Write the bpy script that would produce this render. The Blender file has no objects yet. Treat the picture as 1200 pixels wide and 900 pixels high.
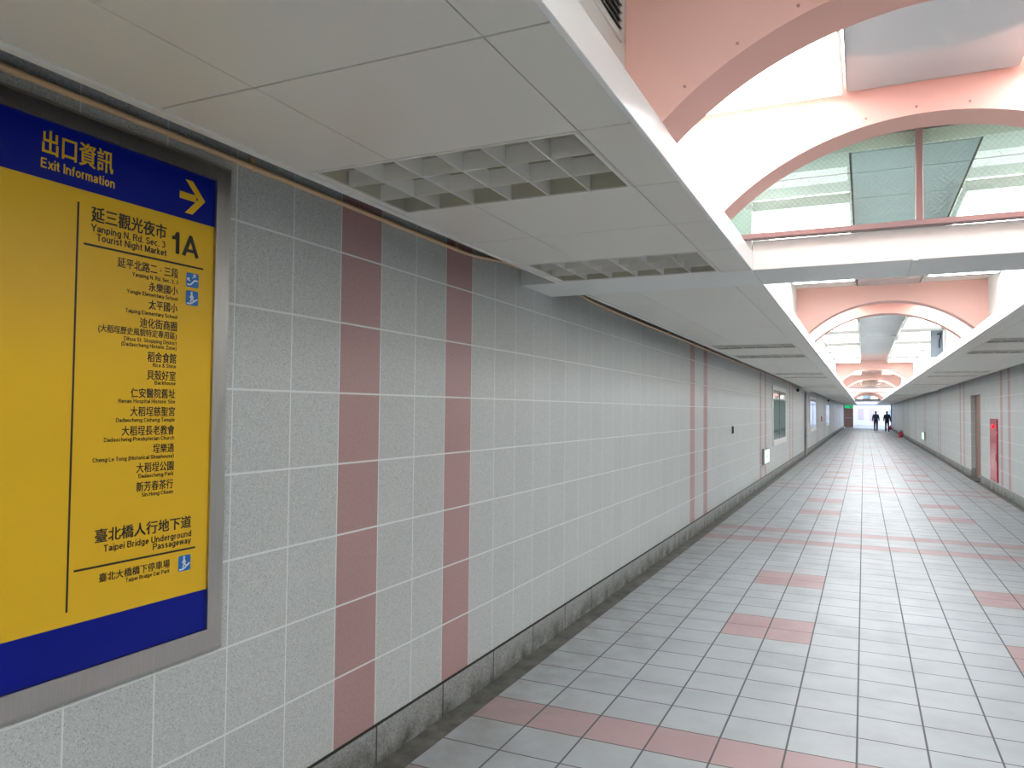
import bpy, bmesh, math, random
from mathutils import Matrix, Vector
random.seed(7)
C = bpy.context
SC = C.scene
COL = SC.collection
pi = math.pi

# ------------------------------------------------------------------ camera
F_PX, YAW, PITCH, ROLL, EYE = 886.9127, -0.4352, 0.0336, 0.0098, 1.587
cam_d = bpy.data.cameras.new('camera'); cam = bpy.data.objects.new('camera', cam_d); COL.objects.link(cam)
cam_d.sensor_fit = 'HORIZONTAL'; cam_d.sensor_width = 36.0; cam_d.lens = 36.0 * F_PX / 1200.0
cam_d.clip_start = 0.05; cam_d.clip_end = 400
_f = Vector((math.sin(YAW) * math.cos(PITCH), math.cos(YAW) * math.cos(PITCH), math.sin(PITCH)))
_r0 = Vector((math.cos(YAW), -math.sin(YAW), 0)); _u0 = _r0.cross(_f)
_r = math.cos(ROLL) * _r0 + math.sin(ROLL) * _u0; _u = -math.sin(ROLL) * _r0 + math.cos(ROLL) * _u0
_m = Matrix((( _r.x, _u.x, -_f.x, 0), (_r.y, _u.y, -_f.y, 0), (_r.z, _u.z, -_f.z, EYE), (0, 0, 0, 1)))
cam.matrix_world = _m
SC.camera = cam

# ------------------------------------------------------------------ light and exposure
LAMP = 13.3            # emission of the fluorescent diffusers in the coffers
SKY = 3.2              # daylight over the open stair hall at the far end
SC.view_settings.view_transform = 'Standard'
SC.view_settings.look = 'None'
SC.view_settings.gamma = 1.0
SC.view_settings.use_curve_mapping = False
SC.view_settings.exposure = 0.0
SC.cycles.use_denoising = True
SC.cycles.max_bounces = 10
SC.cycles.diffuse_bounces = 7
SC.cycles.sample_clamp_indirect = 8
w = bpy.data.worlds.new('daylight'); SC.world = w; w.use_nodes = True
w.node_tree.nodes['Background'].inputs[0].default_value = (0.74, 0.84, 1.0, 1)
w.node_tree.nodes['Background'].inputs[1].default_value = SKY

# ------------------------------------------------------------------ dimensions (metres)
XL, XR = -2.015, 2.505           # tiled walls
ZS = 2.39                        # underside of the side ceilings
XFL, XFR = -0.57, 1.06           # inner edges of the side ceilings
XCL, XCR = -0.69, 1.18           # coffer walls
XTL, XTR = -1.745, 2.235         # outer trim of the side ceilings
ZLEDGE, ZC, ZC0 = 2.49, 3.0, 3.09           # ledge and ceiling of the coffer
XP0, XP1 = -0.06, 0.555          # middle strip of the coffer ceiling
YB, YE = -8.0, 84.0              # corridor extent
YD = 90.0                        # far service door
FX0, FSX, FT0, FSY = -1.8541, 0.30272, 3.8256, 0.29759    # floor tiles
WY0, WTY, WZ0, WTZ = 2.2995, 0.29763, 2.2487, 0.29974     # wall tiles
XF0, XF1 = -1.854, 2.345         # tiled floor between the two gutters
BEAMS = [4.45, 31.9, 59.35]; BEAM_D = 0.53; ZBT = 2.557

# ------------------------------------------------------------------ materials
def srgb(r, g, b):
    def l(c):
        c /= 255.0
        return c / 12.92 if c <= 0.04045 else ((c + 0.055) / 1.055) ** 2.4
    return (l(r), l(g), l(b), 1)

class NT:
    """small wrapper to write node maths"""
    def __init__(s, name):
        s.m = bpy.data.materials.new(name); s.m.use_nodes = True
        s.t = s.m.node_tree; s.b = s.t.nodes['Principled BSDF']; s.out = s.t.nodes['Material Output']
    def n(s, kind, **kw):
        x = s.t.nodes.new(kind)
        for k, v in kw.items(): setattr(x, k, v)
        return x
    def put(s, sock, v):
        if isinstance(v, bpy.types.NodeSocket): s.t.links.new(v, sock)
        elif v is not None: sock.default_value = v
    def m_(s, op, a, b=None, c=None):
        x = s.n('ShaderNodeMath', operation=op)
        for i, v in enumerate((a, b, c)):
            if v is not None: s.put(x.inputs[i], v)
        return x.outputs[0]
    def mix(s, f, a, b):
        x = s.n('ShaderNodeMix', data_type='RGBA')
        s.put(x.inputs[0], f); s.put(x.inputs[6], a); s.put(x.inputs[7], b)
        return x.outputs[2]
    def xyz(s):
        tc = s.n('ShaderNodeTexCoord'); sp = s.n('ShaderNodeSeparateXYZ')
        s.t.links.new(tc.outputs['Object'], sp.inputs[0])
        return sp.outputs, tc.outputs['Object']
    def noise(s, vec, scale, detail=3, rough=0.55):
        x = s.n('ShaderNodeTexNoise'); s.put(x.inputs['Vector'], vec)
        x.inputs['Scale'].default_value = scale; x.inputs['Detail'].default_value = detail; x.inputs['Roughness'].default_value = rough
        return x.outputs['Fac']
    def ramp(s, v, lo, hi):
        x = s.n('ShaderNodeMapRange'); s.put(x.inputs[0], v); x.inputs[1].default_value = lo; x.inputs[2].default_value = hi
        return x.outputs[0]
    def cell(s, i, j):
        cb = s.n('ShaderNodeCombineXYZ'); s.put(cb.inputs[0], i); s.put(cb.inputs[1], j)
        x = s.n('ShaderNodeTexWhiteNoise', noise_dimensions='2D'); s.t.links.new(cb.outputs[0], x.inputs['Vector'])
        return x.outputs['Value']
    def bump(s, h, strength, dist):
        x = s.n('ShaderNodeBump'); x.inputs['Strength'].default_value = strength; x.inputs['Distance'].default_value = dist
        s.put(x.inputs['Height'], h); s.t.links.new(x.outputs[0], s.b.inputs['Normal'])
    def set(s, color=None, rough=None, metal=None, spec=None):
        s.put(s.b.inputs['Base Color'], color); s.put(s.b.inputs['Roughness'], rough)
        s.put(s.b.inputs['Metallic'], metal); s.put(s.b.inputs['Specular IOR Level'], spec)
        return s.m

def plain(name, col, rough=0.5, metal=0.0, spec=0.5, mottled=0.04, scale=6):
    t = NT(name); _, v = t.xyz()
    n = t.noise(v, scale)
    d = (col[0] * (1 - mottled * 2), col[1] * (1 - mottled * 2), col[2] * (1 - mottled * 2), 1)
    return t.set(t.mix(n, d, col), rough, metal, spec)

def glow(name, col, strength):
    t = NT(name); t.set(col, 0.5)
    t.b.inputs['Emission Color'].default_value = col; t.b.inputs['Emission Strength'].default_value = strength
    return t.m

def mat_wall():
    t = NT('terrazzo_wall_tile'); (x, y, z), v = t.xyz()
    u = t.m_('DIVIDE', t.m_('SUBTRACT', y, WY0), WTY); k = t.m_('FLOOR', u); fu = t.m_('SUBTRACT', u, k)
    q = t.m_('DIVIDE', t.m_('SUBTRACT', z, WZ0), WTZ); r = t.m_('FLOOR', q); fq = t.m_('SUBTRACT', q, r)
    du = t.m_('ABSOLUTE', t.m_('SUBTRACT', fu, 0.5)); dq = t.m_('ABSOLUTE', t.m_('SUBTRACT', fq, 0.5))
    gu = t.m_('GREATER_THAN', du, 0.4905); gq = t.m_('GREATER_THAN', dq, 0.487)
    g = t.m_('MAXIMUM', gu, gq)
    m = t.m_('FLOORED_MODULO', k, 24.0)
    pink = t.m_('MAXIMUM', t.m_('COMPARE', m, 1.0, 0.1), t.m_('COMPARE', m, 4.0, 0.1))
    rnd = t.cell(k, r)
    vo = t.n('ShaderNodeTexVoronoi'); t.put(vo.inputs['Vector'], v); vo.inputs['Scale'].default_value = 190
    sp = t.n('ShaderNodeSeparateColor'); t.t.links.new(vo.outputs['Color'], sp.inputs[0])
    dark = t.m_('MULTIPLY', t.m_('GREATER_THAN', sp.outputs[0], 0.74), t.m_('LESS_THAN', vo.outputs['Distance'], 0.46))
    lite = t.m_('MULTIPLY', t.m_('LESS_THAN', sp.outputs[0], 0.22), t.m_('LESS_THAN', vo.outputs['Distance'], 0.5))
    fine = t.noise(v, 70, 4, 0.7)
    grey = t.mix(t.m_('MULTIPLY', dark, 0.5), t.mix(t.m_('MULTIPLY', lite, 0.4), t.mix(fine, srgb(172, 177, 176), srgb(204, 208, 207)), srgb(222, 224, 221)), srgb(112, 116, 115))
    rose = t.mix(t.m_('MULTIPLY', dark, 0.25), t.mix(fine, srgb(160, 127, 126), srgb(188, 155, 153)), srgb(138, 100, 100))
    tile = t.mix(pink, grey, rose)
    stain = t.ramp(t.noise(v, 1.3, 4, 0.6), 0.35, 0.75)
    hsv = t.n('ShaderNodeHueSaturation'); t.put(hsv.inputs['Color'], tile)
    t.put(hsv.inputs['Value'], t.m_('ADD', t.m_('MULTIPLY', rnd, 0.045), t.m_('ADD', 0.945, t.m_('MULTIPLY', stain, 0.05))))
    col = t.mix(g, hsv.outputs[0], srgb(222, 226, 226))
    t.bump(t.m_('MULTIPLY', g, -1.0), 0.4, 0.003)
    return t.set(col, t.mix(g, (0.42,) * 3 + (1,), (0.75,) * 3 + (1,)), 0, 0.45)

def mat_floor():
    t = NT('ceramic_floor_tile'); (x, y, z), v = t.xyz()
    u = t.m_('DIVIDE', t.m_('SUBTRACT', x, FX0), FSX); i = t.m_('FLOOR', u); fu = t.m_('SUBTRACT', u, i)
    q = t.m_('DIVIDE', t.m_('SUBTRACT', y, FT0), FSY); j = t.m_('FLOOR', q); fq = t.m_('SUBTRACT', q, j)
    gu = t.m_('GREATER_THAN', t.m_('ABSOLUTE', t.m_('SUBTRACT', fu, 0.5)), 0.4845)
    gq = t.m_('GREATER_THAN', t.m_('ABSOLUTE', t.m_('SUBTRACT', fq, 0.5)), 0.4852)
    m = t.m_('FLOORED_MODULO', j, 24.0)
    band = t.m_('MAXIMUM', t.m_('COMPARE', m, 23.0, 0.1), t.m_('COMPARE', m, 20.0, 0.1))
    rows = t.m_('MAXIMUM', t.m_('COMPARE', m, 6.5, 0.6), t.m_('COMPARE', m, 12.5, 0.6))
    cols = t.m_('MAXIMUM', t.m_('COMPARE', i, 3.5, 0.6), t.m_('COMPARE', i, 9.5, 0.6))
    pink = t.m_('MAXIMUM', band, t.m_('MULTIPLY', rows, cols))
    rnd = t.cell(i, j)
    fine = t.noise(v, 160, 3, 0.7)
    smudge = t.ramp(t.noise(v, 2.6, 5, 0.62), 0.42, 0.74)
    white = t.mix(t.m_('MULTIPLY', smudge, 0.22), t.mix(fine, srgb(148, 153, 157), srgb(166, 171, 175)), srgb(112, 114, 114))
    rose = t.mix(fine, srgb(146, 122, 123), srgb(168, 144, 145))
    tile = t.mix(pink, white, t.mix(t.m_('MULTIPLY', smudge, 0.3), rose, srgb(150, 118, 118)))
    hsv = t.n('ShaderNodeHueSaturation'); t.put(hsv.inputs['Color'], tile); t.put(hsv.inputs['Value'], t.m_('ADD', 0.95, t.m_('MULTIPLY', rnd, 0.06)))
    # dirt that gathers along the gutters
    edge = t.m_('MULTIPLY', t.ramp(t.m_('ABSOLUTE', t.m_('SUBTRACT', x, 0.245)), 1.25, 2.1), t.ramp(t.noise(v, 5, 5, 0.65), 0.32, 0.72))
    body = t.mix(t.m_('MULTIPLY', edge, 0.75), hsv.outputs[0], srgb(120, 118, 112))
    col = t.mix(gu, t.mix(gq, body, srgb(88, 88, 88)), srgb(88, 89, 91))
    g = t.m_('MAXIMUM', gu, gq)
    t.bump(t.m_('ADD', t.m_('MULTIPLY', g, -1.0), t.m_('MULTIPLY', fine, 0.05)), 0.3, 0.003)
    return t.set(col, t.mix(g, t.mix(smudge, (0.44,) * 3 + (1,), (0.56,) * 3 + (1,)), (0.8,) * 3 + (1,)), 0, 0.22)

def mat_granite():
    t = NT('granite_skirting'); (x, y, z), v = t.xyz()
    u = t.m_('DIVIDE', t.m_('SUBTRACT', y, WY0 + 2 * WTY), 2 * WTY); fu = t.m_('FRACT', u)
    g = t.m_('GREATER_THAN', t.m_('ABSOLUTE', t.m_('SUBTRACT', fu, 0.5)), 0.4915)
    fine = t.ramp(t.noise(v, 90, 4, 0.75), 0.35, 0.66)
    grime = t.m_('MULTIPLY', t.ramp(t.noise(v, 5, 5, 0.65), 0.38, 0.62), t.ramp(z, 0.14, 0.0))
    c = t.mix(fine, srgb(120, 121, 119), srgb(172, 174, 172))
    c = t.mix(t.m_('MULTIPLY', grime, 0.85), c, srgb(52, 52, 44))
    return t.set(t.mix(g, c, srgb(50, 49, 46)), 0.6, 0, 0.4)

def mat_gutter():
    t = NT('damp_gutter_concrete'); (x, y, z), v = t.xyz()
    n = t.ramp(t.noise(v, 7, 6, 0.7), 0.3, 0.7)
    c = t.mix(n, srgb(52, 51, 45), srgb(112, 111, 105))
    return t.set(c, 0.55, 0, 0.4)

def mat_glass(name, tint, wire=True):
    t = NT(name); (x, y, z), v = t.xyz()
    tr = t.n('ShaderNodeBsdfTransparent'); tr.inputs[0].default_value = tint
    gl = t.n('ShaderNodeBsdfGlossy'); gl.inputs['Roughness'].default_value = 0.03
    fr = t.n('ShaderNodeFresnel'); fr.inputs[0].default_value = 1.45
    geo = t.n('ShaderNodeNewGeometry'); mx = t.n('ShaderNodeMixShader'); t.put(mx.inputs[0], t.m_('MULTIPLY', fr.outputs[0], t.m_('SUBTRACT', 1.0, geo.outputs['Backfacing']))); t.t.links.new(tr.outputs[0], mx.inputs[1]); t.t.links.new(gl.outputs[0], mx.inputs[2])
    res = mx.outputs[0]
    if wire:
        a = t.m_('FRACT', t.m_('DIVIDE', t.m_('ADD', x, z), 0.030)); b = t.m_('FRACT', t.m_('DIVIDE', t.m_('SUBTRACT', x, z), 0.030))
        k = t.m_('MAXIMUM', t.m_('LESS_THAN', a, 0.06), t.m_('LESS_THAN', b, 0.06))
        df = t.n('ShaderNodeBsdfDiffuse'); df.inputs[0].default_value = srgb(205, 214, 210)
        m2 = t.n('ShaderNodeMixShader'); t.put(m2.inputs[0], t.m_('MULTIPLY', k, 0.22)); t.t.links.new(res, m2.inputs[1]); t.t.links.new(df.outputs[0], m2.inputs[2])
        res = m2.outputs[0]
    t.t.links.new(res, t.out.inputs[0])
    return t.m

def mat_steel():
    t = NT('brushed_stainless_steel'); (x, y, z), v = t.xyz()
    mp = t.n('ShaderNodeMapping'); t.put(mp.inputs[0], v); mp.inputs['Scale'].default_value = (60, 60, 1.5)
    n = t.noise(mp.outputs[0], 5, 4, 0.6)
    return t.set(t.mix(n, srgb(176, 174, 170), srgb(206, 205, 202)), t.m_('ADD', 0.26, t.m_('MULTIPLY', n, 0.14)), 1.0)

M = dict(
    wall=mat_wall(), floor=mat_floor(), granite=mat_granite(), gutter=mat_gutter(), steel=mat_steel(),
    panel=plain('white_ceiling_panel', srgb(222, 221, 214), 0.34, 0, 0.45, 0.02, 3),
    white=plain('white_paint', srgb(228, 228, 224), 0.45, 0, 0.4, 0.02, 4),
    beam=plain('cool_white_beam_paint', srgb(226, 229, 227), 0.4, 0, 0.45, 0.02, 4),
    fascia=plain('gloss_white_fascia', srgb(240, 242, 242), 0.22, 0, 0.5, 0.02, 4),
    gloss=plain('gloss_ceiling_panel', srgb(180, 189, 193), 0.10, 0, 0.6, 0.02, 2),
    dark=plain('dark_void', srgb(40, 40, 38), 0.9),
    pink=plain('salmon_pink_paint', srgb(224, 174, 163), 0.42, 0, 0.4, 0.02, 2),
    screw=plain('dull_screw', srgb(176, 128, 118), 0.4, 0.3),
    bronze=plain('bronze_anodised_frame', srgb(158, 134, 134), 0.30, 0.6, 0.5),
    glass=mat_glass('wired_glass', (0.84, 0.93, 0.90, 1)),
    pane=mat_glass('display_glass', (0.80, 0.90, 0.88, 1), False),
    louvre=plain('cream_louvre', srgb(190, 188, 172), 0.35, 0, 0.5, 0.02),
    pipe=plain('beige_pvc', srgb(226, 190, 146), 0.35, 0, 0.5, 0.03),
    yellow=plain('sign_yellow', srgb(228, 182, 34), 0.32, 0, 0.35, 0.015, 2),
    blue=plain('sign_blue', srgb(5, 24, 136), 0.30, 0, 0.2, 0.02, 2),
    ink=plain('sign_black', srgb(38, 33, 22), 0.4),
    sky=plain('pictogram_blue', srgb(18, 112, 190), 0.3),
    iconwhite=plain('pictogram_white', srgb(225, 232, 235), 0.3),
    grey=plain('grey_enamel', srgb(150, 152, 150), 0.4, 0.1),
    midgrey=plain('blue_grey_panel', srgb(128, 140, 152), 0.4),
    black=plain('black_plastic', srgb(24, 25, 27), 0.35),
    brown=plain('brown_door', srgb(140, 107, 96), 0.4, 0, 0.5, 0.04),
    red=plain('red_enamel', srgb(192, 34, 66), 0.16, 0, 0.6, 0.02),
    teal=plain('teal_reflection_board', srgb(140, 160, 158), 0.5),  # teal-grey reflection in the glass, painted in as the board's colour
    bluepaper=plain('pale_blue_board', srgb(160, 178, 214), 0.5),
    paper=plain('white_paper', srgb(232, 230, 228), 0.6),
    lilac=plain('lilac_wall', srgb(226, 228, 240), 0.5),
    rosepaper=plain('pale_rose_paper', srgb(206, 186, 196), 0.6),
    skin=plain('skin', srgb(196, 150, 124), 0.5),
    hair=plain('black_hair', srgb(20, 18, 18), 0.5),
    navy=plain('navy_jacket', srgb(26, 34, 50), 0.7),
    charcoal=plain('charcoal_coat', srgb(28, 32, 40), 0.7),
    jeans=plain('dark_trousers', srgb(24, 32, 48), 0.8),
    shoe=plain('dark_shoe', srgb(22, 22, 24), 0.5),
    lamp=glow('fluorescent_diffuser', (0.975, 0.99, 1.0, 1), LAMP),
    exitlamp=glow('lit_exit_face', srgb(214, 240, 224), 0.9),
    green=glow('lit_green_sign', srgb(20, 190, 120), 1.2),
    redlamp=glow('red_pilot_lamp', srgb(255, 20, 30), 2.0),
)

# ------------------------------------------------------------------ mesh helpers
class MB:
    def __init__(s): s.v = []; s.f = []
    def box(s, x0, x1, y0, y1, z0, z1):
        b = len(s.v)
        s.v += [(x0, y0, z0), (x1, y0, z0), (x1, y1, z0), (x0, y1, z0), (x0, y0, z1), (x1, y0, z1), (x1, y1, z1), (x0, y1, z1)]
        s.f += [tuple(b + i for i in q) for q in ((3, 2, 1, 0), (4, 5, 6, 7), (0, 1, 5, 4), (1, 2, 6, 5), (2, 3, 7, 6), (3, 0, 4, 7))]
        return s
    def tube(s, pts, r, n=12, caps=True):
        pts = [Vector(p) for p in pts]; b = len(s.v); k = len(pts)
        rs = r if isinstance(r, (list, tuple)) else [r] * k
        prev = None
        for i, p in enumerate(pts):
            d = (pts[min(i + 1, k - 1)] - pts[max(i - 1, 0)]).normalized()
            if prev is None:
                a = Vector((0, 0, 1)) if abs(d.z) < 0.9 else Vector((1, 0, 0))
            else: a = prev
            e1 = (a - d * a.dot(d)).normalized(); e2 = d.cross(e1); prev = e1
            for j in range(n):
                t = 2 * pi * j / n
                s.v.append(tuple(p + rs[i] * (math.cos(t) * e1 + math.sin(t) * e2)))
        for i in range(k - 1):
            for j in range(n):
                s.f.append((b + i * n + j, b + i * n + (j + 1) % n, b + (i + 1) * n + (j + 1) % n, b + (i + 1) * n + j))
        if caps:
            s.f.append(tuple(b + j for j in reversed(range(n)))); s.f.append(tuple(b + (k - 1) * n + j for j in range(n)))
        return s
    def prism(s, poly, h0, h1, axis):
        """extrude a convex 2D polygon; axis x: poly=(y,z), y: (x,z), z: (x,y)"""
        def P(a, c, h): return {'x': (h, a, c), 'y': (a, h, c), 'z': (a, c, h)}[axis]
        b = len(s.v); n = len(poly)
        s.v += [P(a, c, h0) for a, c in poly] + [P(a, c, h1) for a, c in poly]
        s.f.append(tuple(b + i for i in range(n))); s.f.append(tuple(b + n + i for i in reversed(range(n))))
        for i in range(n): s.f.append((b + i, b + (i + 1) % n, b + n + (i + 1) % n, b + n + i))
        return s
    def sphere(s, c, r, n=14, m=9, sc=(1, 1, 1)):
        b = len(s.v)
        for i in range(m + 1):
            th = pi * i / m
            for j in range(n):
                ph = 2 * pi * j / n
                s.v.append((c[0] + r * sc[0] * math.sin(th) * math.cos(ph), c[1] + r * sc[1] * math.sin(th) * math.sin(ph), c[2] + r * sc[2] * math.cos(th)))
        for i in range(m):
            for j in range(n):
                s.f.append((b + i * n + j, b + (i + 1) * n + j, b + (i + 1) * n + (j + 1) % n, b + i * n + (j + 1) % n))
        return s

def put(name, mb, mat, parent=None, bevel=0.0, smooth=False, loc=None):
    me = bpy.data.meshes.new(name); me.from_pydata(mb.v, [], mb.f); me.validate()
    bm = bmesh.new(); bm.from_mesh(me)
    bmesh.ops.remove_doubles(bm, verts=bm.verts, dist=1e-6)
    bmesh.ops.recalc_face_normals(bm, faces=bm.faces); bm.to_mesh(me); bm.free()
    me.materials.append(M[mat] if isinstance(mat, str) else mat)
    if smooth:
        for p in me.polygons: p.use_smooth = True
        me.set_sharp_from_angle(angle=math.radians(40))
    o = bpy.data.objects.new(name, me); COL.objects.link(o)
    if bevel:
        b = o.modifiers.new('bevel', 'BEVEL'); b.width = bevel; b.segments = 2; b.limit_method = 'ANGLE'
    if loc: o.location = loc
    if parent: o.parent = parent
    return o

def tag(o, label, cat, group=None, kind=None):
    o['label'] = label; o['category'] = cat
    if group: o['group'] = group
    if kind: o['kind'] = kind
    return o

def thing(name, loc, label, cat, group=None, kind=None):
    o = bpy.data.objects.new(name, None); COL.objects.link(o); o.location = loc; o.empty_display_size = 0.1
    return tag(o, label, cat, group, kind)

def struct(name, mb, mat, label, cat, **k):
    return tag(put(name, mb, mat, **k), label, cat, None, 'structure')

def dup(root, loc, label, group):
    r = root.copy(); COL.objects.link(r); r.location = loc; r['label'] = label; r['group'] = group
    for ch in list(root.children):
        c = ch.copy(); COL.objects.link(c); c.parent = r
        for g in list(ch.children):
            d = g.copy(); COL.objects.link(d); d.parent = c
    return r

ORD = ['first', 'second', 'third', 'fourth', 'fifth', 'sixth', 'seventh', 'eighth', 'ninth', 'tenth', 'eleventh', 'twelfth', 'thirteenth',
       'fourteenth', 'fifteenth', 'sixteenth', 'seventeenth', 'eighteenth', 'nineteenth', 'twentieth', 'twenty-first', 'twenty-second', 'twenty-third', 'twenty-fourth', 'twenty-fifth', 'twenty-sixth', 'twenty-seventh', 'twenty-eighth', 'twenty-ninth', 'thirtieth']

# ================================================================== SETTING
# floor and gutters
struct('floor', MB().box(XF0, XF1, YB, YD + 20, -0.06, 0.0), 'floor', 'pale grey ceramic tile floor with pink tile bands and patches', 'floor')
for nm, x0, x1, sd in (('trim_1', XL, XF0, 'left'), ('trim_2', XF1, XR, 'right')):
    y1 = YD if sd == 'left' else YE
    struct(nm, MB().box(x0, x1, YB, y1, -0.08, -0.022), 'gutter', f'damp dark drain gutter between floor tiles and {sd} wall', 'gutter')
# tiled walls
struct('wall_left', MB().box(XL - 0.2, XL, YB, YD, -0.08, 3.1), 'wall', 'grey speckled tile wall with pink stripes behind the yellow exit sign', 'wall')
DY0, DY1, DZ = 20.95, 22.72, 2.06
wr = MB().box(XR, XR + 0.4, YB, DY0, -0.08, 3.1).box(XR, XR + 0.4, DY1, YE, -0.08, 3.1).box(XR, XR + 0.4, DY0, DY1, DZ, 3.1)
struct('wall_right', wr, 'wall', 'grey tile wall with pink stripes holding the red hydrant cabinet', 'wall')
struct('wall_back', MB().box(XL - 0.2, XR + 0.4, YB - 0.2, YB, -0.08, 3.2), 'white', 'plain wall closing the passage behind the viewer', 'wall')
# granite skirtings
def skirt(x0, x1, y0, y1): return MB().box(x0, x1, y0, y1, -0.03, 0.15)
struct('baseboard_left', skirt(XL, XL + 0.012, YB, YD), 'granite', 'stained grey granite skirting under the tiled wall with the yellow sign', 'skirting', bevel=0.003)
put('sealant', MB().box(XL, XL + 0.013, YB, YD, 0.1505, 0.156), 'dark', bpy.data.objects['baseboard_left'])
bb = MB().box(XR - 0.012, XR, YB, DY0, -0.03, 0.15).box(XR - 0.012, XR, DY1, YE, -0.03, 0.15)
struct('baseboard_right', bb, 'granite', 'grey granite skirting below the red hydrant cabinet and doorway', 'skirting', bevel=0.003)

# side ceilings: panels with open joints, laid row by row
def rows_of_panels():
    rows = []; lights = []
    def run(start, end, step):
        n = max(1, round((end - start) / step)); d = (end - start) / n
        for i in range(n): rows.append((start + i * d, start + (i + 1) * d))
    run(YB, -5.15, 0.6); lights.append((-5.15, -4.56)); run(-4.56, -3.36, 0.6); lights.append((-3.36, -2.77)); run(-2.77, 1.43, 0.6)
    run(1.43, 2.03, 0.6); lights.append((2.03, 2.62)); run(2.62, 3.82, 0.6); lights.append((3.82, 4.41)); rows.append((4.41, 4.45))
    for b, nb in ((BEAMS[0], BEAMS[1]), (BEAMS[1], BEAMS[2]), (BEAMS[2], YD)):
        y = b + BEAM_D; k = 0
        ls = []
        p = b + 4.94
        while p + 2.36 < nb - 0.02 and p < 83:
            ls += [p, p + 1.77]; p += 7.12
        for l in ls:
            run(y, l, 0.62); lights.append((l, l + 0.59)); y = l + 0.59
        run(y, nb, 0.62)
    return rows, lights
ROWS, LIGHTS = rows_of_panels()
def soffit(sgn, yend):
    mb = MB(); g = 0.0032
    def X(d): return XFL - d if sgn < 0 else XFR + d       # distance outward from the inner edge
    def bx(d0, d1, y0, y1, z0=ZS, z1=ZS + 0.02):
        a, b = sorted((X(d0), X(d1))); mb.box(a, b, y0, y1, z0, z1)
    for y0, y1 in ROWS:
        if y0 > yend: continue
        y1 = min(y1, yend)
        bx(0.17 + g, 0.82 - g / 2, y0 + g, y1 - g); bx(0.82 + g / 2, 1.155, y0 + g, y1 - g)
    ys = sorted([r[0] for r in ROWS] + [l[0] for l in LIGHTS] + [1e3])
    for a, b in zip(ys, ys[1:]):
        b = min(b, yend)
        if a >= yend: break
        if any(abs(a - (q + BEAM_D)) < 1e-4 for q in BEAMS): pass
        for q in BEAMS:
            if a < q < b: b = q
        e = b - g
        bx(0.0, 0.17, a + g, e)
    for l0, l1 in LIGHTS:                      # strips at the two ends of each light
        if l1 < yend: bx(0.17 + g, 0.178, l0, l1); bx(1.135, 1.155, l0, l1)
    return mb
def trims(sgn, yend):
    mb = MB()
    segs = [(YB, BEAMS[0]), (BEAMS[0] + BEAM_D, BEAMS[1]), (BEAMS[1] + BEAM_D, BEAMS[2]), (BEAMS[2] + BEAM_D, yend)]
    for a, b in segs:
        x0, x1 = (XTL - 0.012, XTL + 0.02) if sgn < 0 else (XTR - 0.02, XTR + 0.012)
        mb.box(x0, x1, a, b, ZS - 0.006, ZS + 0.03)
    return mb, segs
for sgn, nm, yend, what in ((-1, 'ceiling_left', YD, 'white panelled side ceiling over the exit sign wall'), (1, 'ceiling_right', YE, 'white panelled side ceiling over the red hydrant cabinet wall')):
    o = struct(nm, soffit(sgn, yend), 'panel', what, 'ceiling', bevel=0.0015)
    mb, segs = trims(sgn, yend)
    put('edge_trim', mb, 'white', o, 0.002)
    fa = MB(); lg = MB(); cw = MB(); bk = MB()
    for a, b in segs:
        if sgn < 0:
            fa.box(XFL - 0.015, XFL + 0.004, a, b, ZS - 0.003, ZLEDGE); lg.box(XCL - 0.02, XFL - 0.015, a, b, ZLEDGE - 0.015, ZLEDGE)
            cw.box(XCL - 0.06, XCL, a, b, ZLEDGE - 0.01, ZC0 + 0.1)
        else:
            fa.box(XFR - 0.004, XFR + 0.015, a, b, ZS - 0.003, ZLEDGE); lg.box(XFR + 0.015, XCR + 0.02, a, b, ZLEDGE - 0.015, ZLEDGE)
            cw.box(XCR, XCR + 0.06, a, b, ZLEDGE - 0.01, ZC0 + 0.1)
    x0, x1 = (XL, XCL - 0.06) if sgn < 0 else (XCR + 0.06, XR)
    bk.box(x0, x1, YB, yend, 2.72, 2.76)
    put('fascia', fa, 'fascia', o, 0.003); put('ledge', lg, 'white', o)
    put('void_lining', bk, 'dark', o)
    struct('wall_coffer_' + ('left' if sgn < 0 else 'right'), cw, 'white', ('white raised side of the arched ceiling recess with the vent grille' if sgn < 0 else 'white raised side of the arched ceiling recess with the hanging grey flap'), 'wall')
# coffer ceiling
struct('ceiling_near', MB().box(XCL - 0.06, XCR + 0.06, YB, 4.44, ZC0, ZC0 + 0.08), 'white', 'white top of the arched recess before the glass screen', 'ceiling')
struct('ceiling', MB().box(XCL - 0.06, XCR + 0.06, 4.44, YD + 0.1, ZC, ZC0 + 0.08), 'white', 'white top of the arched recess beyond the glass screen', 'ceiling')

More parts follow.
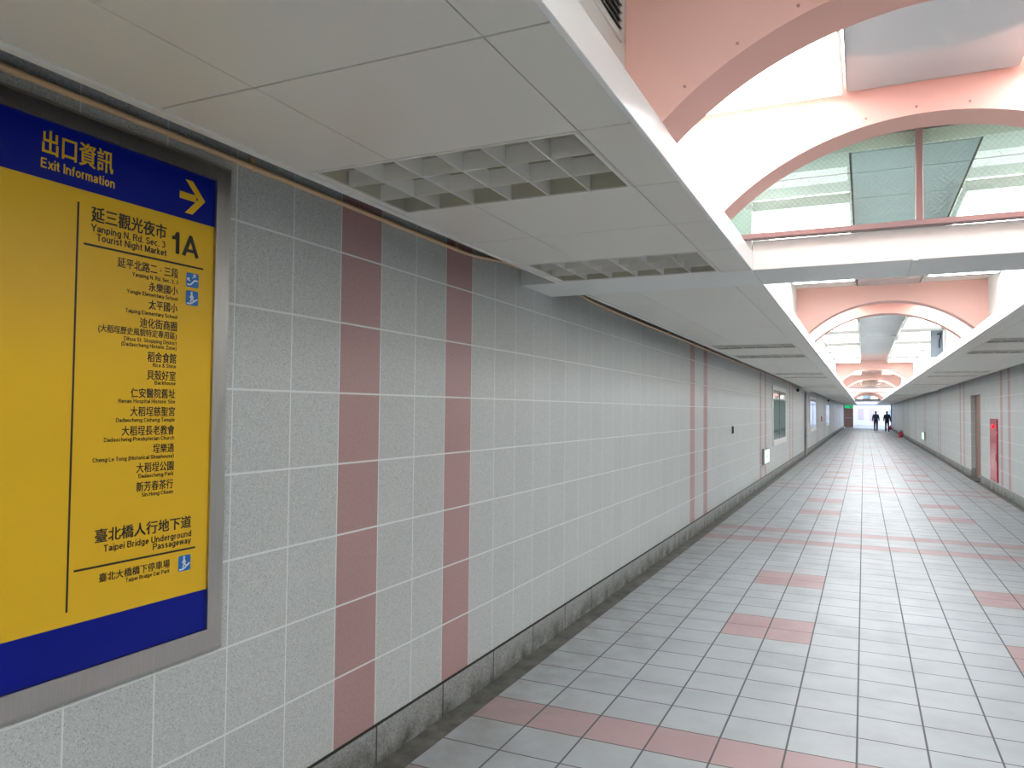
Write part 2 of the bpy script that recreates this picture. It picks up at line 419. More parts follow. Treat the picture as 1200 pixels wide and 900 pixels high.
# cross beams
for i, y in enumerate(BEAMS):
    mb = MB(); e = 0.003
    mb.box(XFL, XFR, y, y + BEAM_D, ZS, ZBT)
    mb.box(XL + 0.001, XFL - e, y, y + BEAM_D, ZS, 2.74); mb.box(XFR + e, XR - 0.001, y, y + BEAM_D, ZS, 2.74)
    o = struct(f'trim_{3 + i}', mb, 'beam', ['white cross beam just beyond the wired glass screen with bronze mullion', 'white cross beam under the second, distant wired glass screen', 'white cross beam under the farthest glass screen'][i], 'beam', bevel=0.004)
    put('cover_strip', MB().box(0.235, 0.262, y - 0.004, y + BEAM_D + 0.004, ZS - 0.005, ZS + 0.012), 'white', o, 0.002)
    # wired-glass smoke screen standing on the beam
    wdw = thing(f'window_{1 + i}', (0.245, y - 0.03, ZBT), ['wired glass smoke screen with bronze mullion standing on the nearest cross beam', 'wired glass smoke screen standing on the second cross beam', 'wired glass smoke screen standing on the farthest cross beam'][i], 'window', None, 'structure')
    hw = (XCR - XCL) / 2; zt = (ZC0 if i == 0 else ZC) - ZBT
    put('sill_rail', MB().box(-hw, hw, -0.03, 0.03, 0.0, 0.03), 'bronze', wdw, 0.003)
    put('head_rail', MB().box(-hw, hw, -0.02, 0.02, zt - 0.02, zt), 'bronze', wdw)
    put('mullion', MB().box(0.004, 0.04, -0.022, 0.022, 0.03, zt - 0.02), 'bronze', wdw, 0.003)
    put('pane', MB().box(-hw, 0.004, -0.004, 0.004, 0.03, zt - 0.02), 'glass', wdw)
    put('pane', MB().box(0.04, hw, -0.004, 0.004, 0.03, zt - 0.02), 'glass', wdw)

# middle strip of the coffer ceiling (glossy panels between the two rows of lamps)
mb = MB(); y = 4.46
joints = [4.46, 4.84, 5.42]
yy = 5.42
while yy < 84: yy += 1.16; joints.append(yy)
for a, b in zip(joints, joints[1:]): mb.box(XP0 + 0.006, XP1 - 0.006, a + 0.004, b - 0.004, ZC - 0.006, ZC)
struct('ceiling_strip', mb, 'gloss', 'grey-white panel strip running between the two rows of lamps', 'ceiling', bevel=0.002)
jn = MB()
for y in joints[1:12]: jn.box(XCL, XP0, y - 0.004, y + 0.004, ZC - 0.002, ZC + 0.001).box(XP0 - 0.006, XP1 + 0.006, y - 0.005, y + 0.005, ZC - 0.0015, ZC + 0.001).box(XP1, XCR, y - 0.004, y + 0.004, ZC - 0.002, ZC + 0.001)
for x in (XP0, XP1): jn.box(x - 0.006, x + 0.006, 4.46, 13.0, ZC - 0.002, ZC + 0.001)
put('joint', jn, 'dark', bpy.data.objects['ceiling'])
mb = MB()
for a, b in ((2.5, 3.47),): mb.box(XP0, XP1 + 0.004, a, b, 2.945, ZC0)
for a, b in ((-4.9, -1.7), (-1.69, 1.0), (1.01, 2.31)): mb.box(XP0, XP1 + 0.02, a, b, 2.955, ZC0)
struct('ceiling_panel', mb, 'gloss', 'hanging glossy grey ceiling panel between the two nearest pink arches', 'ceiling', bevel=0.006)

# ================================================================== PINK ARCHES
AX, AR_H, AR_W = 0.245, 0.328, 0.815
AR = (AR_W ** 2 + AR_H ** 2) / (2 * AR_H); AZ = ZLEDGE + AR_H - AR
def arch_mesh(d, zc=None):
    mb = MB(); n = 40; t0 = math.asin(AR_W / AR)
    pts = [(AR * math.sin(-t0 + 2 * t0 * i / n), AZ - ZLEDGE + AR * math.cos(-t0 + 2 * t0 * i / n)) for i in range(n + 1)]
    h = (zc or ZC) - ZLEDGE - 0.001; L = XCL - AX + 0.001
    low = [(L, 0.0)] + pts + [(-L, 0.0)]
    top = [(L, h)] + [(p[0], h) for p in pts] + [(-L, h)]
    for yv in (0.0, d):
        for q in low: mb.v.append((q[0], yv, q[1]))
        for q in top: mb.v.append((q[0], yv, q[1]))
    k = len(low)
    for i in range(k - 1):
        mb.f.append((i, i + 1, k + i + 1, k + i)); mb.f.append((2 * k + i + 1, 2 * k + i, 3 * k + i, 3 * k + i + 1))
        mb.f.append((i + 1, i, 2 * k + i, 2 * k + i + 1)); mb.f.append((k + i, k + i + 1, 3 * k + i + 1, 3 * k + i))
    mb.f.append((0, k, 3 * k, 2 * k)); mb.f.append((k - 1, 3 * k - 1, 4 * k - 1, 2 * k - 1))
    return mb
ARCHES = [(2.32, .21), (3.48, .18), (9.2, .2), (10.36, .2), (22.7, .2), (23.86, .2), (29.9, .2), (31.06, .2), (36.65, .2), (37.81, .2), (50.15, .2), (51.31, .2), (57.35, .2), (58.5, .2)]
arch_lab = ['nearest salmon pink arch, cut off by the top edge of the photo', 'second salmon pink arch, right in front of the bronze-framed glass screen', 'salmon pink arch facing us just past the first cross beam', 'brightly lit salmon pink arch close behind the one past the first beam']
arch_lab += [f'distant salmon pink arch, {ORD[i]} one counted from the second cross beam towards us' for i in (3, 2, 1, 0)]
arch_lab += [f'faint distant pink arch, {ORD[i]} one past the second cross beam' for i in range(6)]
base_arch = {}
for i, (y, d) in enumerate(ARCHES):
    r = thing('ceiling_arch', (AX, y, ZLEDGE), arch_lab[i], 'arch', 'salmon pink arches across the ceiling recess')
    if d in base_arch and i > 1:
        c = base_arch[d].copy(); COL.objects.link(c); c.parent = r
    else:
        base_arch[d] = put('arch_panel', arch_mesh(d, ZC0 if i < 2 else ZC), 'pink', r, 0.0, True)
    if i < 2:
        for a in (-38, -29, -20, -11, -2, 7, 16, 25, 34):
            t = math.radians(a); q = AR + 0.03
            sx, sz = q * math.sin(t), AZ - ZLEDGE + q * math.cos(t)
            put('screw', MB().tube([(sx, -0.003, sz), (sx, 0.002, sz)], 0.005, 8), 'screw', r)

# ================================================================== FLUORESCENT FIXTURES
FIX = [(-7.3, -6.0), (-4.7, -3.4), (-2.9, -1.7), (-0.55, 0.65), (2.56, 3.44), (3.70, 4.02), (5.25, 6.5), (7.15, 8.4), (9.48, 10.28), (11.95, 13.25), (14.15, 15.6), (16.6, 17.95), (18.5, 19.9), (20.7, 22.1), (22.98, 23.78),
       (24.3, 25.6), (26.2, 27.5), (27.9, 29.0), (30.18, 30.98), (31.3, 31.8), (32.8, 34.05), (34.7, 35.95), (36.93, 37.73), (39.4, 40.7), (42.6, 44.0), (46.0, 47.4), (48.4, 49.8), (52.1, 53.4), (55.2, 56.5), (60.3, 61.6), (64, 65.4), (68, 69.4), (72, 73.4), (76, 77.4)]
def fixture(L):
    hs = MB(); hs.box(0, 0.012, 0, L, 0, 0.068).box(0.588, 0.6, 0, L, 0, 0.068).box(0.012, 0.588, 0, 0.012, 0, 0.068).box(0.012, 0.588, L - 0.012, L, 0, 0.068)
    df = MB().box(0.013, 0.587, 0.013, L - 0.013, -0.004, 0.012)
    return hs, df
where = ['third row behind the viewer', 'second row behind the viewer', 'first row behind the viewer', 'above the viewer before the nearest pink arch', 'between the two nearest pink arches', 'hidden between the second arch and the glass screen', 'just beyond the wired glass screen', 'hidden above the first cross beam', 'between the pair of arches past the first beam']
cache = {}
for side, x0 in (('exit-sign', XCL + 0.02), ('hydrant', XP1 + 0.012)):
    for i, (y0, y1) in enumerate(FIX):
        L = round(y1 - y0, 3)
        wh = where[i] if i < 9 else f'{ORD[i - 9]} row beyond the arches past the first beam'
        lb = f'fluorescent ceiling lamp on the {side} side, {wh}'
        r = thing('fluorescent_lamp', (x0, y0, ZC0 - 0.055 if 3.6 < y0 < 4.4 else ZC - 0.072), lb, 'lamp', 'fluorescent lamps in the ceiling recess')
        if L in cache:
            for o in cache[L]:
                c = o.copy(); COL.objects.link(c); c.parent = r
        else:
            hs, df = fixture(L)
            cache[L] = [put('housing', hs, 'white', r), put('diffuser', df, 'lamp', r, 0.003)]

# ================================================================== LOUVRED LIGHTS IN THE SIDE CEILINGS (unlit)
def louvre_light(name, loc, label, group):
    r = thing(name, loc, label, 'light', group)
    W, D, H = 0.957, 0.59, 0.062
    ho = MB().box(0, 0.006, 0, D, 0.004, 0.14).box(W - 0.006, W, 0, D, 0.004, 0.14).box(0.006, W - 0.006, 0, 0.006, 0.004, 0.14).box(0.006, W - 0.006, D - 0.006, D, 0.004, 0.14).box(0, W, 0, D, 0.14, 0.146)
    put('housing', ho, 'louvre', r)
    gr = MB(); nx = 6
    for k in range(1, nx): gr.box(W * k / nx - 0.0025, W * k / nx + 0.0025, 0.007, D - 0.007, 0.0, H)
    for k in (1, 2): gr.box(0.007, W - 0.007, D * k / 3 - 0.0025, D * k / 3 + 0.0025, 0.0005, H)
    put('louvre_grid', gr, 'white', r)
    fr = MB().box(0.0, W, 0.0, 0.012, -0.002, 0.004).box(0, W, D - 0.012, D, -0.002, 0.004).box(0, 0.012, 0.012, D - 0.012, -0.002, 0.004).box(W - 0.012, W, 0.012, D - 0.012, -0.002, 0.004)
    put('frame', fr, 'white', r)
    for k in (0.33, 0.67):
        put('tube', MB().tube([(0.05, D * k - 0.0, 0.1), (W - 0.05, D * k, 0.1)], 0.013, 10), 'iconwhite', r, 0, True)
    return r
proto = None
for side, x0 in (('exit sign', XFL - 0.178 - 0.957), ('hydrant', XFR + 0.178)):
    k = 0
    for l0, l1 in LIGHTS:
        if l0 < 1.5 or l0 > 62: continue
        if l0 < 4:
            near = 'before the beam'; o_ = ['farther', 'nearer'][1 if l0 < 3 else 0]
            lb = f'unlit louvred ceiling light on the {side} side, {o_} one {near}'
        else:
            lb = f'unlit louvred ceiling light on the {side} side, {ORD[k]} one past the first beam'; k += 1
        g = 'unlit louvred lights in the side ceilings'
        if proto is None: proto = louvre_light('louvred_light', (x0, l0, ZS), lb, g)
        else: dup(proto, (x0, l0, ZS), lb, g)

# ================================================================== THE YELLOW EXIT SIGN
SY0, SY1, SZ0, SZ1 = 0.905, 1.875, 0.851, 2.348          # printed panel
XS = -1.99
sign = thing('exit_sign_board', (XL, (SY0 + SY1) / 2, 0.765), 'large yellow and blue exit information board in a steel frame on tiled wall', 'sign')
o0 = sign.location
def loc_box(mb, x0, x1, y0, y1, z0, z1): mb.box(x0 - o0.x, x1 - o0.x, y0 - o0.y, y1 - o0.y, z0 - o0.z, z1 - o0.z); return mb
fy0, fy1, fz0, fz1 = 0.813, 1.955, 0.765, 2.412
def prof_frame():
    mb = MB()
    # four mitred bars: flat face and a small bevel outwards
    outer = [(fy0, fz0), (fy1, fz0), (fy1, fz1), (fy0, fz1)]
    ins = [(SY0 - 0.004, SZ0 - 0.004), (SY1 + 0.004, SZ0 - 0.004), (SY1 + 0.004, SZ1 + 0.004), (SY0 - 0.004, SZ1 + 0.004)]
    rim = [(fy0 + 0.014, fz0 + 0.014), (fy1 - 0.014, fz0 + 0.014), (fy1 - 0.014, fz1 - 0.014), (fy0 + 0.014, fz1 - 0.014)]
    loops = [(outer, XL + 0.001), (outer, XL + 0.018), (rim, XL + 0.034), (ins, XL + 0.034), (ins, XL + 0.012)]
    for lp, x in loops:
        for a, b in lp: mb.v.append((x - o0.x, a - o0.y, b - o0.z))
    for k in range(len(loops) - 1):
        for i in range(4): mb.f.append((4 * k + i, 4 * k + (i + 1) % 4, 4 * k + 4 + (i + 1) % 4, 4 * k + 4 + i))
    return mb
put('frame', prof_frame(), 'steel', sign)
face = put('face_panel', loc_box(MB(), XL + 0.003, XS, SY0 - 0.003, SY1 + 0.003, 0.980, 2.193), 'yellow', sign)
face['label'] = 'yellow printed panel'
hd = put('header_band', loc_box(MB(), XL + 0.003, XS, SY0 - 0.003, SY1 + 0.003, 2.193, SZ1 + 0.003), 'blue', sign); hd['label'] = 'dark blue header band'
ft = put('footer_band', loc_box(MB(), XL + 0.003, XS, SY0 - 0.003, SY1 + 0.003, SZ0 - 0.003, 0.980), 'blue', sign); ft['label'] = 'dark blue footer band'
XT = XS + 0.0006

# plain grotesque strokes for the Latin lines: centre lines, cap height 1, x-height .72
WST = 0.16
def _arc(cx, cy, rx, ry, a0, a1, n=10):
    return [(cx + rx * math.cos(math.radians(a0 + (a1 - a0) * k / n)), cy + ry * math.sin(math.radians(a0 + (a1 - a0) * k / n))) for k in range(n + 1)]
def _glyph_table():
    h = WST / 2; t = 1 - h; X = 0.72 - h; G = {}; mid = 0.52
    def bowl(cx, r, y0=h, y1=X): return _arc(cx, (y0 + y1) / 2, r, (y1 - y0) / 2, 0, 360, 18)
    G['E'] = ([[(.58, t), (h, t), (h, h), (.60, h)], [(h, mid), (.54, mid)]], .66)
    G['I'] = ([[(h, 0), (h, 1)]], .16)
    G['Y'] = ([[(.02, 1), (.34, .45), (.34, 0)], [(.66, 1), (.34, .45)]], .68)
    G['N'] = ([[(h, 0), (h, 1)], [(h, .96), (.60, .04)], [(.60, 0), (.60, 1)]], .68)
    G['R'] = ([[(h, 0), (h, t), (.38, t)] + _arc(.38, .73, .21, .19, 90, -90) + [(h, .54)], [(.40, .52), (.60, 0)]], .66)
    G['P'] = ([[(h, 0), (h, t), (.38, t)] + _arc(.38, .70, .22, .22, 90, -90) + [(h, .48)]], .66)
    G['B'] = ([[(h, h), (h, t), (.36, t)] + _arc(.36, .735, .19, .185, 90, -90) + [(h, .55)], [(.36, .55)] + _arc(.36, .315, .23, .235, 90, -90) + [(h, h)]], .68)
    G['D'] = ([[(h, h), (h, t), (.28, t)] + _arc(.28, .5, .34, t - .5, 90, -90) + [(h, h)]], .70)
    G['C'] = ([_arc(.36, .5, .28, t - .5, 45, 315, 16)], .66)
    G['S'] = ([_arc(.32, .71, .22, .21, 20, 270, 12) + _arc(.32, .29, .24, .21, 90, -160, 12)], .62)
    G['T'] = ([[(.02, t), (.60, t)], [(.31, t), (.31, 0)]], .62)
    G['M'] = ([[(h, 0), (h, 1)], [(h, .95), (.40, .1), (.72, .95)], [(.72, 0), (.72, 1)]], .80)
    G['H'] = ([[(h, 0), (h, 1)], [(.60, 0), (.60, 1)], [(h, mid), (.60, mid)]], .68)
    G['L'] = ([[(h, 1), (h, h), (.54, h)]], .56)
    G['Z'] = ([[(.04, t), (.56, t), (.06, h), (.60, h)]], .62)
    G['A'] = ([[(.06, 0), (.36, .97), (.66, 0)], [(.17, .28), (.55, .28)]], .72)
    G['U'] = ([[(h, 1), (h, .34)] + _arc(.34, .34, .26, .26, 180, 360) + [(.60, 1)]], .68)
    G['1'] = ([[(.04, .72), (.20, .76), (.28, .98), (.28, 0)]], .40)
    G['2'] = ([_arc(.30, .69, .22, .23, 165, -30, 12) + [(.08, h), (.56, h)]], .60)
    G['3'] = ([_arc(.29, .73, .20, .19, 150, -80, 12), _arc(.29, .30, .23, .22, 82, -155, 14)], .58)
    G['a'] = ([_arc(.26, .50, .17, .14, 165, 10, 8) + [(.44, .30), (.46, h * .6)], _arc(.24, .22, .16, .145, 0, 360, 14), [(.44, .40), (.24, .37)]], .52)
    G['b'] = ([[(h, 0), (h, 1)], bowl(.29, .20)], .57)
    G['d'] = ([[(.48, 0), (.48, 1)], bowl(.27, .20)], .57)
    G['p'] = ([[(h, -.2), (h, .72)], bowl(.29, .20)], .57)
    G['g'] = ([bowl(.27, .20), [(.48, .72), (.48, 0)] + _arc(.27, -.02, .21, .13, 0, -150, 8)], .57)
    G['o'] = ([bowl(.28, .20)], .56)
    G['c'] = ([_arc(.27, .36, .19, X - .36, 45, 315, 14)], .51)
    G['e'] = ([[(.08, .36), (.46, .36)] + _arc(.27, .36, .19, X - .36, 0, 310, 14)], .54)
    G['f'] = ([[(.14, 0), (.14, .78)] + _arc(.27, .78, .13, .14, 180, 80, 5), [(0, .64), (.30, .64)]], .32)
    G['h'] = ([[(h, 0), (h, 1)], [(h, .40)] + _arc(.27, .44, .19, .20, 180, 0, 9) + [(.46, 0)]], .55)
    G['n'] = ([[(h, 0), (h, .72)], [(h, .40)] + _arc(.27, .44, .19, .20, 180, 0, 9) + [(.46, 0)]], .55)
    G['m'] = ([[(h, 0), (h, .72)], [(h, .42)] + _arc(.235, .46, .155, .18, 180, 0, 8) + [(.39, 0)], [(.39, .42)] + _arc(.545, .46, .155, .18, 180, 0, 8) + [(.70, 0)]], .79)
    G['r'] = ([[(h, 0), (h, .72)], [(h, .40)] + _arc(.26, .44, .18, .20, 180, 85, 6)], .34)
    G['u'] = ([[(.46, 0), (.46, .72)], [(h, .72), (h, .28)] + _arc(.27, .28, .19, .20, 180, 360, 9)], .55)
    G['i'] = ([[(h, 0), (h, .72)], [(h, .84), (h, 1)]], .16)
    G['l'] = ([[(h, 0), (h, 1)]], .16)
    G['k'] = ([[(h, 0), (h, 1)], [(h, .26), (.42, .72)], [(.22, .42), (.46, 0)]], .50)
    G['s'] = ([_arc(.25, .515, .16, .125, 25, 270, 9) + _arc(.25, .225, .18, .145, 90, -155, 9)], .50)
    G['t'] = ([[(.15, .92), (.15, .2)] + _arc(.27, .2, .12, .12, 180, 280, 5), [(0, .64), (.31, .64)]], .34)
    G['w'] = ([[(.02, .72), (.18, .04), (.36, .70), (.54, .04), (.70, .72)]], .72)
    G['x'] = ([[(.03, .72), (.47, 0)], [(.47, .72), (.03, 0)]], .50)
    G['y'] = ([[(.02, .72), (.26, .04)], [(.49, .72), (.22, -.10), (.06, -.12)]], .51)
    G['.'] = ([[(h, 0), (h, .16)]], .16)
    G[','] = ([[(h, .16), (h, 0), (.04, -.12)]], .16)
    G['('] = ([[(.26, 1.02), (.12, .75), (.09, .4), (.12, .05), (.26, -.2)]], .28)
    G[')'] = ([[(.04, 1.02), (.18, .75), (.21, .4), (.18, .05), (.04, -.2)]], .28)
    G['&'] = ([[(.66, h), (.20, .68)] + _arc(.32, .80, .13, .13, 200, -30, 8) + [(.20, .44)] + _arc(.28, .26, .20, .18, 130, 330, 9) + [(.62, .46)]], .70)
    return G
GLY = _glyph_table()
def latin(s):
    mb = MB(); x = 0.0; h = WST / 2
    for ch in s:
        if ch == ' ': x += 0.30; continue
        st, wd = GLY[ch]
        for pl in st:
            for (ax, ay), (bx, by) in zip(pl, pl[1:]):
                d = math.hypot(bx - ax, by - ay)
                if d < 1e-5: continue
                nx, ny = -(by - ay) / d * h, (bx - ax) / d * h; b = len(mb.v)
                e = (b % 97) * 4e-6; mb.v += [(x + ax + nx, ay + ny, e), (x + ax - nx, ay - ny, e), (x + bx - nx, by - ny, e), (x + bx + nx, by + ny, e)]
                mb.f.append((b, b + 1, b + 2, b + 3))
            for (jx, jy) in pl[1:-1]:
                b = len(mb.v); mb.v += [(x + jx + h * math.cos(k * pi / 4), jy + h * math.sin(k * pi / 4), (b % 101) * 4e-6 + 2e-6) for k in range(8)]
                mb.f.append(tuple(range(b, b + 8)))
        x += wd + 0.085
    me = bpy.data.meshes.new('lettering'); me.from_pydata(mb.v, [], mb.f)
    return me
def cjk(s, bold):
    cu = bpy.data.curves.new('t', 'FONT'); cu.body = s; cu.size = 1.0; cu.resolution_u = 2
    ob = bpy.data.objects.new('t', cu); COL.objects.link(ob)
    dg = C.evaluated_depsgraph_get(); dg.update()
    src = bpy.data.meshes.new_from_object(ob.evaluated_get(dg))
    bpy.data.objects.remove(ob); bpy.data.curves.remove(cu)
    vs = [v.co.copy() for v in src.vertices]; fs = [tuple(p.vertices) for p in src.polygons]
    bpy.data.meshes.remove(src)
    mb = MB()
    for q, (dx, dy) in enumerate(((-bold, -bold * .5), (bold, -bold * .5), (-bold, bold * .5), (bold, bold * .5))):
        b = len(mb.v); mb.v += [(v.x + dx, v.y + dy, q * 6e-5) for v in vs]; mb.f += [tuple(b + i for i in f) for f in fs]
    me = bpy.data.meshes.new('lettering'); me.from_pydata(mb.v, [], mb.f)
    return me
def lettering(s, ya, yb, zb, zt, mat, parent, bold=0.012, east=False):
    """place a line between ya and yb; zb..zt is the height of the tall characters"""
    me = cjk(s, bold) if east else latin(s)
    vs = [v.co for v in me.vertices]
    x0, x1 = min(v.x for v in vs), max(v.x for v in vs)
    if east: lo, hi = min(v.y for v in vs), max(v.y for v in vs)
    else: lo, hi = 0.0, 1.0
    sx, sz = (yb - ya) / (x1 - x0), (zt - zb) / (hi - lo)
    for v in me.vertices:
        c = v.co.copy()
        v.co = (XT + c.z - o0.x, ya + (c.x - x0) * sx - o0.y, zb + (c.y - lo) * sz - o0.z)
    me.materials.append(M[mat])
    ob = bpy.data.objects.new('lettering', me); COL.objects.link(ob); ob.parent = parent
    return ob
def strip(name, ya, yb, za, zb, mat, parent):
    return put(name, loc_box(MB(), XS, XT, ya, yb, za, zb), mat, parent)
lettering('出口資訊', 1.283, 1.495, 2.261, 2.328, 'yellow', sign, 0.022, True)
lettering('Exit Information', 1.281, 1.501, 2.2225, 2.2495, 'yellow', sign, 0.012)
ar = MB()
def bar(p, q, r, s_): ar.prism([p, q, r, s_], XS - o0.x, XT - o0.x, 'x')
def L2(y, z): return (y - o0.y, z - o0.z)
ar.prism([L2(1.733, 2.257), L2(1.800, 2.257), L2(1.800, 2.280), L2(1.733, 2.280)], XS - o0.x, XT + 0.0002 - o0.x, 'x')
ar.prism([L2(1.755, 2.323), L2(1.784, 2.323), L2(1.837, 2.2685), L2(1.808, 2.2685)], XS - o0.x, XT - o0.x, 'x')
ar.prism([L2(1.755, 2.214), L2(1.808, 2.2685), L2(1.837, 2.2685), L2(1.785, 2.214)], XS - o0.x, XT - o0.x, 'x')
put('arrow', ar, 'yellow', sign)
strip('rule_line', 1.3875, 1.3935, 1.017, 2.156, 'ink', sign)
strip('rule_line', 1.410, 1.835, 2.0395, 2.0455, 'ink', sign)
strip('rule_line', 1.408, 1.829, 1.123, 1.129, 'ink', sign)
lettering('延三觀光夜市', 1.430, 1.686, 2.110, 2.156, 'ink', sign, 0.024, True)
lettering('Yanping N. Rd. Sec. 3', 1.430, 1.683, 2.083, 2.104, 'ink', sign)
lettering('Tourist Night Market', 1.449, 1.688, 2.058, 2.079, 'ink', sign)
lettering('1A', 1.706, 1.815, 2.074, 2.141, 'ink', sign, 0.014)
R_ = 1.735
for cj, cl, zb, zt, en, el, eb in (
        ('延平北路二 · 三段', 1.517, 1.995, 2.026, 'Yanping N. Rd. Sec. 2, 3', 1.567, 1.9765),
        ('永樂國小', 1.626, 1.940, 1.968, 'Yongle Elementary School', 1.550, 1.923),
        ('太平國小', 1.628, 1.884, 1.914, 'Taiping Elementary School', 1.548, 1.865),
        ('迪化街商圈', 1.598, 1.825, 1.856, None, 0, 0),
        ('(大稻埕歷史風貌特定專用區)', 1.461, 1.795, 1.822, 'Dihua St. Shopping District', 1.545, 1.781),
        (None, 0, 0, 0, '(Dadaocheng Historic Zone)', 1.537, 1.765),
        ('稻舍食館', 1.628, 1.722, 1.754, 'Rice & Shine', 1.648, 1.707),
        ('貝殼好室', 1.628, 1.667, 1.698, 'Backhouse', 1.656, 1.653),
        ('仁安醫院舊址', 1.573, 1.611, 1.641, 'Renan Hospital Historic Site', 1.532, 1.595),
        ('大稻埕慈聖宮', 1.573, 1.555, 1.585, 'Dadaocheng Cisheng Temple', 1.526, 1.538),
        ('大稻埕長老教會', 1.546, 1.497, 1.527, 'Dadaocheng Presbyterian Church', 1.489, 1.481),
        ('埕樂通', 1.656, 1.441, 1.470, 'Cheng Le Tong (Historical Shophouse)', 1.455, 1.424),
        ('大稻埕公園', 1.599, 1.384, 1.414, 'Dadaocheng Park', 1.607, 1.368),
        ('新芳春茶行', 1.600, 1.327, 1.357, 'Sin Hong Choon', 1.620, 1.311)):
    if cj: lettering(cj, cl, R_, zb, zt, 'ink', sign, 0.018, True)
    if en: lettering(en, el, R_, eb, eb + 0.0125, 'ink', sign, 0.012)
lettering('臺北橋人行地下道', 1.469, 1.810, 1.193, 1.233, 'ink', sign, 0.024, True)
lettering('Taipei Bridge Underground', 1.498, 1.811, 1.1645, 1.1845, 'ink', sign)
lettering('Passageway', 1.665, 1.811, 1.1425, 1.1625, 'ink', sign)
lettering('臺北大橋橋下停車場', 1.485, 1.730, 1.079, 1.105, 'ink', sign, 0.018, True)
lettering('Taipei Bridge Car Park', 1.573, 1.730, 1.0625, 1.075, 'ink', sign, 0.012)
def icon(ya, yb, za, zb, stairs):
    p = MB(); r = 0.006; pts = []
    for cy, cz, a0 in ((yb - r, zb - r, 0), (ya + r, zb - r, 90), (ya + r, za + r, 180), (yb - r, za + r, 270)):
        for k in range(4):
            t = math.radians(a0 + 30 * k); pts.append((cy + r * math.cos(t) - o0.y, cz + r * math.sin(t) - o0.z))
    p.prism(pts, XS - o0.x, XT - o0.x, 'x')
    pl = put('pictogram', p, 'sky', sign)
    g = MB(); W = yb - ya; H = zb - za; x0, x1 = XT - o0.x, XT + 0.0005 - o0.x
    def Q(*uv): g.prism([(ya + W * u - o0.y, za + H * v - o0.z) for u, v in uv], x0, x1, 'x')
    def seg(u0, v0, u1, v1, t):
        d = math.hypot(u1 - u0, v1 - v0); nx, ny = -(v1 - v0) / d * t / 2, (u1 - u0) / d * t / 2
        Q((u0 + nx, v0 + ny), (u1 + nx, v1 + ny), (u1 - nx, v1 - ny), (u0 - nx, v0 - ny))
    def dot(u, v, r_): Q(*[(u + r_ * math.cos(2 * pi * k / 10), v + r_ * math.sin(2 * pi * k / 10)) for k in range(10)])
    if stairs:                       # walking figure on a stair flight
        seg(0.08, 0.12, 0.42, 0.12, 0.09); seg(0.42, 0.14, 0.92, 0.46, 0.10)
        dot(0.45, 0.86, 0.085); seg(0.45, 0.76, 0.47, 0.48, 0.17); seg(0.47, 0.5, 0.36, 0.22, 0.10); seg(0.47, 0.5, 0.62, 0.34, 0.10)
        seg(0.44, 0.70, 0.30, 0.52, 0.07); seg(0.46, 0.70, 0.62, 0.55, 0.07)
    else:                            # escalator with two arrows
        seg(0.08, 0.18, 0.36, 0.18, 0.10); seg(0.34, 0.18, 0.66, 0.50, 0.10); seg(0.64, 0.50, 0.92, 0.50, 0.10)
        seg(0.10, 0.62, 0.30, 0.42, 0.06); seg(0.10, 0.44, 0.10, 0.64, 0.06); seg(0.10, 0.62, 0.28, 0.62, 0.06)
        seg(0.50, 0.66, 0.72, 0.90, 0.06); seg(0.54, 0.90, 0.74, 0.90, 0.06); seg(0.72, 0.72, 0.72, 0.92, 0.06)
    f = put('figure', g, 'iconwhite', pl)
icon(1.767, 1.817, 1.975, 2.022, False); icon(1.767, 1.817, 1.916, 1.964, True); icon(1.763, 1.811, 1.057, 1.107, True)

# ================================================================== PIPES ON THE LEFT WALL
def pipe_run(label, pts, clamps, r=0.0105):
    root = thing('conduit_pipe', (XL, pts[0][1], pts[0][2]), label, 'pipe', 'beige conduit along the wall top')
    p0 = root.location
    put('pipe', MB().tube([(a - p0.x, b - p0.y, c - p0.z) for a, b, c in pts], r, 14), 'pipe', root, 0, True)
    for y, z in clamps:
        mb = MB().tube([(XL + 0.018 - p0.x, y - 0.009 - p0.y, z - p0.z), (XL + 0.018 - p0.x, y + 0.009 - p0.y, z - p0.z)], r + 0.003, 14)
        mb.box(XL + 0.001 - p0.x, XL + 0.016 - p0.x, y - 0.009 - p0.y, y + 0.009 - p0.y, z + 0.004 - p0.z, z + 0.035 - p0.z)
        put('clamp', mb, 'pipe', root, 0, True)
PXx = XL + 0.018
pipe_run('beige plastic conduit pipe running above the yellow exit sign to the beam',
         [(PXx, -2, 2.452), (PXx, 2, 2.452), (PXx, 3.45, 2.450), (PXx, 3.66, 2.451), (PXx, 3.85, 2.462), (PXx, 4.05, 2.482), (PXx, 4.2, 2.494), (PXx, 4.45, 2.498)], [(0.6, 2.452), (2.06, 2.452), (3.58, 2.450)])
pipe_run('beige plastic conduit pipe running on past the first beam towards the cameras',
         [(PXx, 4.98, 2.498), (PXx, 5.4, 2.490), (PXx, 5.8, 2.470), (PXx, 6.3, 2.462), (PXx, 12, 2.452), (PXx, 26.12, 2.452)], [(6.4, 2.461), (8.6, 2.458), (11, 2.454), (14, 2.452), (17, 2.452), (20, 2.452), (23, 2.452)])

